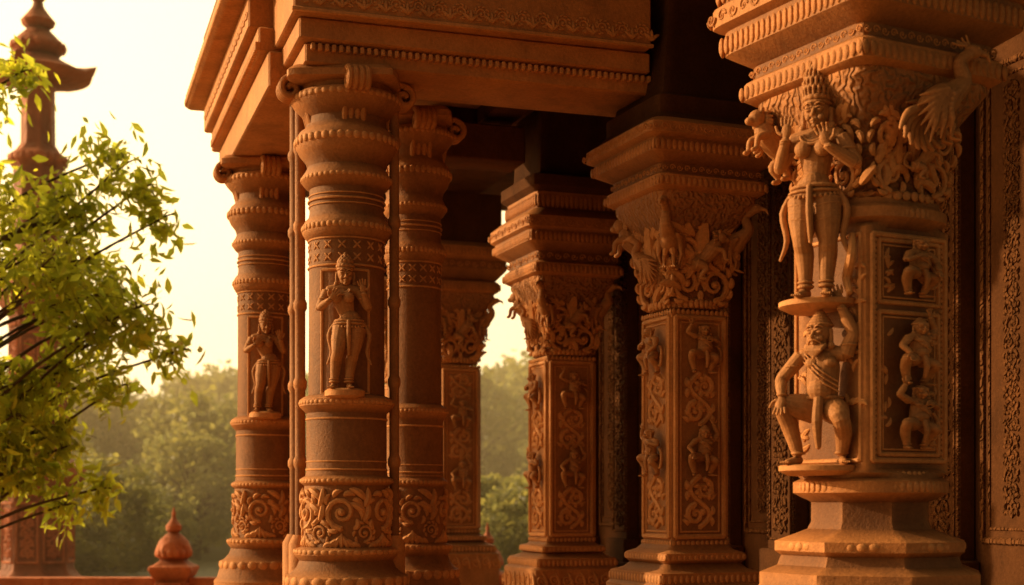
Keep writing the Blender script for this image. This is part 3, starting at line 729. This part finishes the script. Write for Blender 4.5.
# ------------------------------------------------------------------ distant trees
dt=empty('distant_trees'); vars_=[]
for v in range(4):
    w=MB(); tp=bez([(0,0,0),(.2,0,1.5),(-.1,.1,3.2),(0,0,5)],4); tube(w,tp,np.linspace(.28,.08,len(tp)),8)
    l=MB(); c_s=[];r_s=[]
    for i in range(75):
        d=rng.normal(0,1,3); d/=np.linalg.norm(d); u=rng.uniform(.3,1)**.45
        p=np.array([0,0,3.4])+d*u*np.array([2.4,2.2,2.8]); 
        if p[2]<.3: continue
        c_s.append(p); r_s.append(rng.uniform(.3,.7)); a=tp[len(tp)//2]; tube(w,[a,(a+p)/2+np.array([0,0,.2]),p],[.07,.045,.015],5)
    leaf_cloud(l,c_s,r_s,75,.30,.1,.7)
    vars_.append((w.mesh('fw'),l.mesh('fl',None)))
for i in range(50):
    y=rng.uniform(36,68); x=(rng.uniform(-60,560)-512)/1422*y if i<38 else rng.uniform(0,14)
    s=rng.uniform(.72,1.15)*(y/52)*.96; a,b=vars_[i%4]; rz=rng.uniform(0,6)
    mkobj('crown_wood',a,M_bark,(x,y,0),rz,dt,(s*1.05,s*1.05,s)); mkobj('crown',b,M_far,(x,y,0),rz,dt,(s*1.05,s*1.05,s))
for i in range(34):
    y=rng.uniform(27,35); x=rng.uniform(-14,4) ; s=rng.uniform(.28,.46); a,b=vars_[i%4]; rz=rng.uniform(0,6)
    mkobj('shrub',b,M_far,(x,y,-.25),rz,dt,(s*1.3,s*1.3,s))
# ------------------------------------------------------------------ golden haze over the park
hz=MB(); box(hz,-70,70,19,75,-1,11,.1); ho=mkobj('park_haze',hz.mesh('haze',None))
hm=bpy.data.materials.new('haze'); hm.use_nodes=True; nt=hm.node_tree; nt.nodes.clear()
o=nt.nodes.new('ShaderNodeOutputMaterial'); vs=nt.nodes.new('ShaderNodeVolumeScatter'); vs.inputs['Color'].default_value=(1,.82,.50,1); vs.inputs['Density'].default_value=.010; vs.inputs['Anisotropy'].default_value=.4
nt.links.new(vs.outputs[0],o.inputs['Volume']); ho.data.materials.append(hm)
# ------------------------------------------------------------------ light
el=19; az=-77   # degrees from +Y, negative = left
sd=Vector((math.sin(R(az))*math.cos(R(el)),math.cos(R(az))*math.cos(R(el)),math.sin(R(el))))
w=bpy.data.worlds.new('World'); S.world=w; w.use_nodes=True; nt=w.node_tree; bg=nt.nodes['Background']
sky=nt.nodes.new('ShaderNodeTexSky'); sky.sky_type='NISHITA'; sky.sun_disc=False; sky.sun_elevation=R(el); sky.sun_rotation=R(az); sky.dust_density=4; sky.air_density=1.2; sky.ozone_density=.5
mx=nt.nodes.new('ShaderNodeMix'); mx.data_type='RGBA'; mx.blend_type='MULTIPLY'; mx.inputs[0].default_value=1; mx.inputs[7].default_value=(1.0,.68,.36,1)
nt.links.new(sky.outputs[0],mx.inputs[6]); nt.links.new(mx.outputs[2],bg.inputs[0]); bg.inputs[1].default_value=.09
tc=nt.nodes.new('ShaderNodeTexCoord'); dp=nt.nodes.new('ShaderNodeVectorMath'); dp.operation='DOT_PRODUCT'
gd=Vector((-.50,.82,.26)).normalized(); dp.inputs[1].default_value=gd
nt.links.new(tc.outputs['Generated'],dp.inputs[0])
ma=nt.nodes.new('ShaderNodeMath'); ma.operation='MULTIPLY_ADD'; ma.inputs[1].default_value=.5; ma.inputs[2].default_value=.5; ma.use_clamp=True; nt.links.new(dp.outputs['Value'],ma.inputs[0])
pw=nt.nodes.new('ShaderNodeMath'); pw.operation='POWER'; pw.inputs[1].default_value=3.6; nt.links.new(ma.outputs[0],pw.inputs[0])
ml=nt.nodes.new('ShaderNodeMath'); ml.operation='MULTIPLY'; ml.inputs[1].default_value=2.5; nt.links.new(pw.outputs[0],ml.inputs[0])
b2=nt.nodes.new('ShaderNodeBackground'); b2.inputs[0].default_value=(1,.72,.35,1); nt.links.new(ml.outputs[0],b2.inputs[1])
ash=nt.nodes.new('ShaderNodeAddShader'); nt.links.new(bg.outputs[0],ash.inputs[0]); nt.links.new(b2.outputs[0],ash.inputs[1])
nt.links.new(ash.outputs[0],nt.nodes['World Output'].inputs[0])
ld=bpy.data.lights.new('sun','SUN'); ld.energy=5.0; ld.angle=R(.6); ld.color=(1,.66,.32)
lo=bpy.data.objects.new('sun',ld); S.collection.objects.link(lo); lo.rotation_euler=sd.to_track_quat('Z','Y').to_euler(); lo.location=(-20,0,20)
# ------------------------------------------------------------------ camera
cd=bpy.data.cameras.new('camera'); co=bpy.data.objects.new('camera',cd); S.collection.objects.link(co); S.camera=co
co.location=(0,0,1.5); co.rotation_euler=(R(90),0,0); cd.lens=50; cd.sensor_width=36; cd.shift_y=(500-292.5)/1024; cd.clip_end=1500
cd.dof.use_dof=True; cd.dof.focus_distance=7.2; cd.dof.aperture_fstop=2.2
S.view_settings.view_transform='Standard'; S.view_settings.look='None'; S.view_settings.exposure=0
print('polys',sum(len(o.data.polygons) for o in bpy.data.objects if o.type=='MESH'))
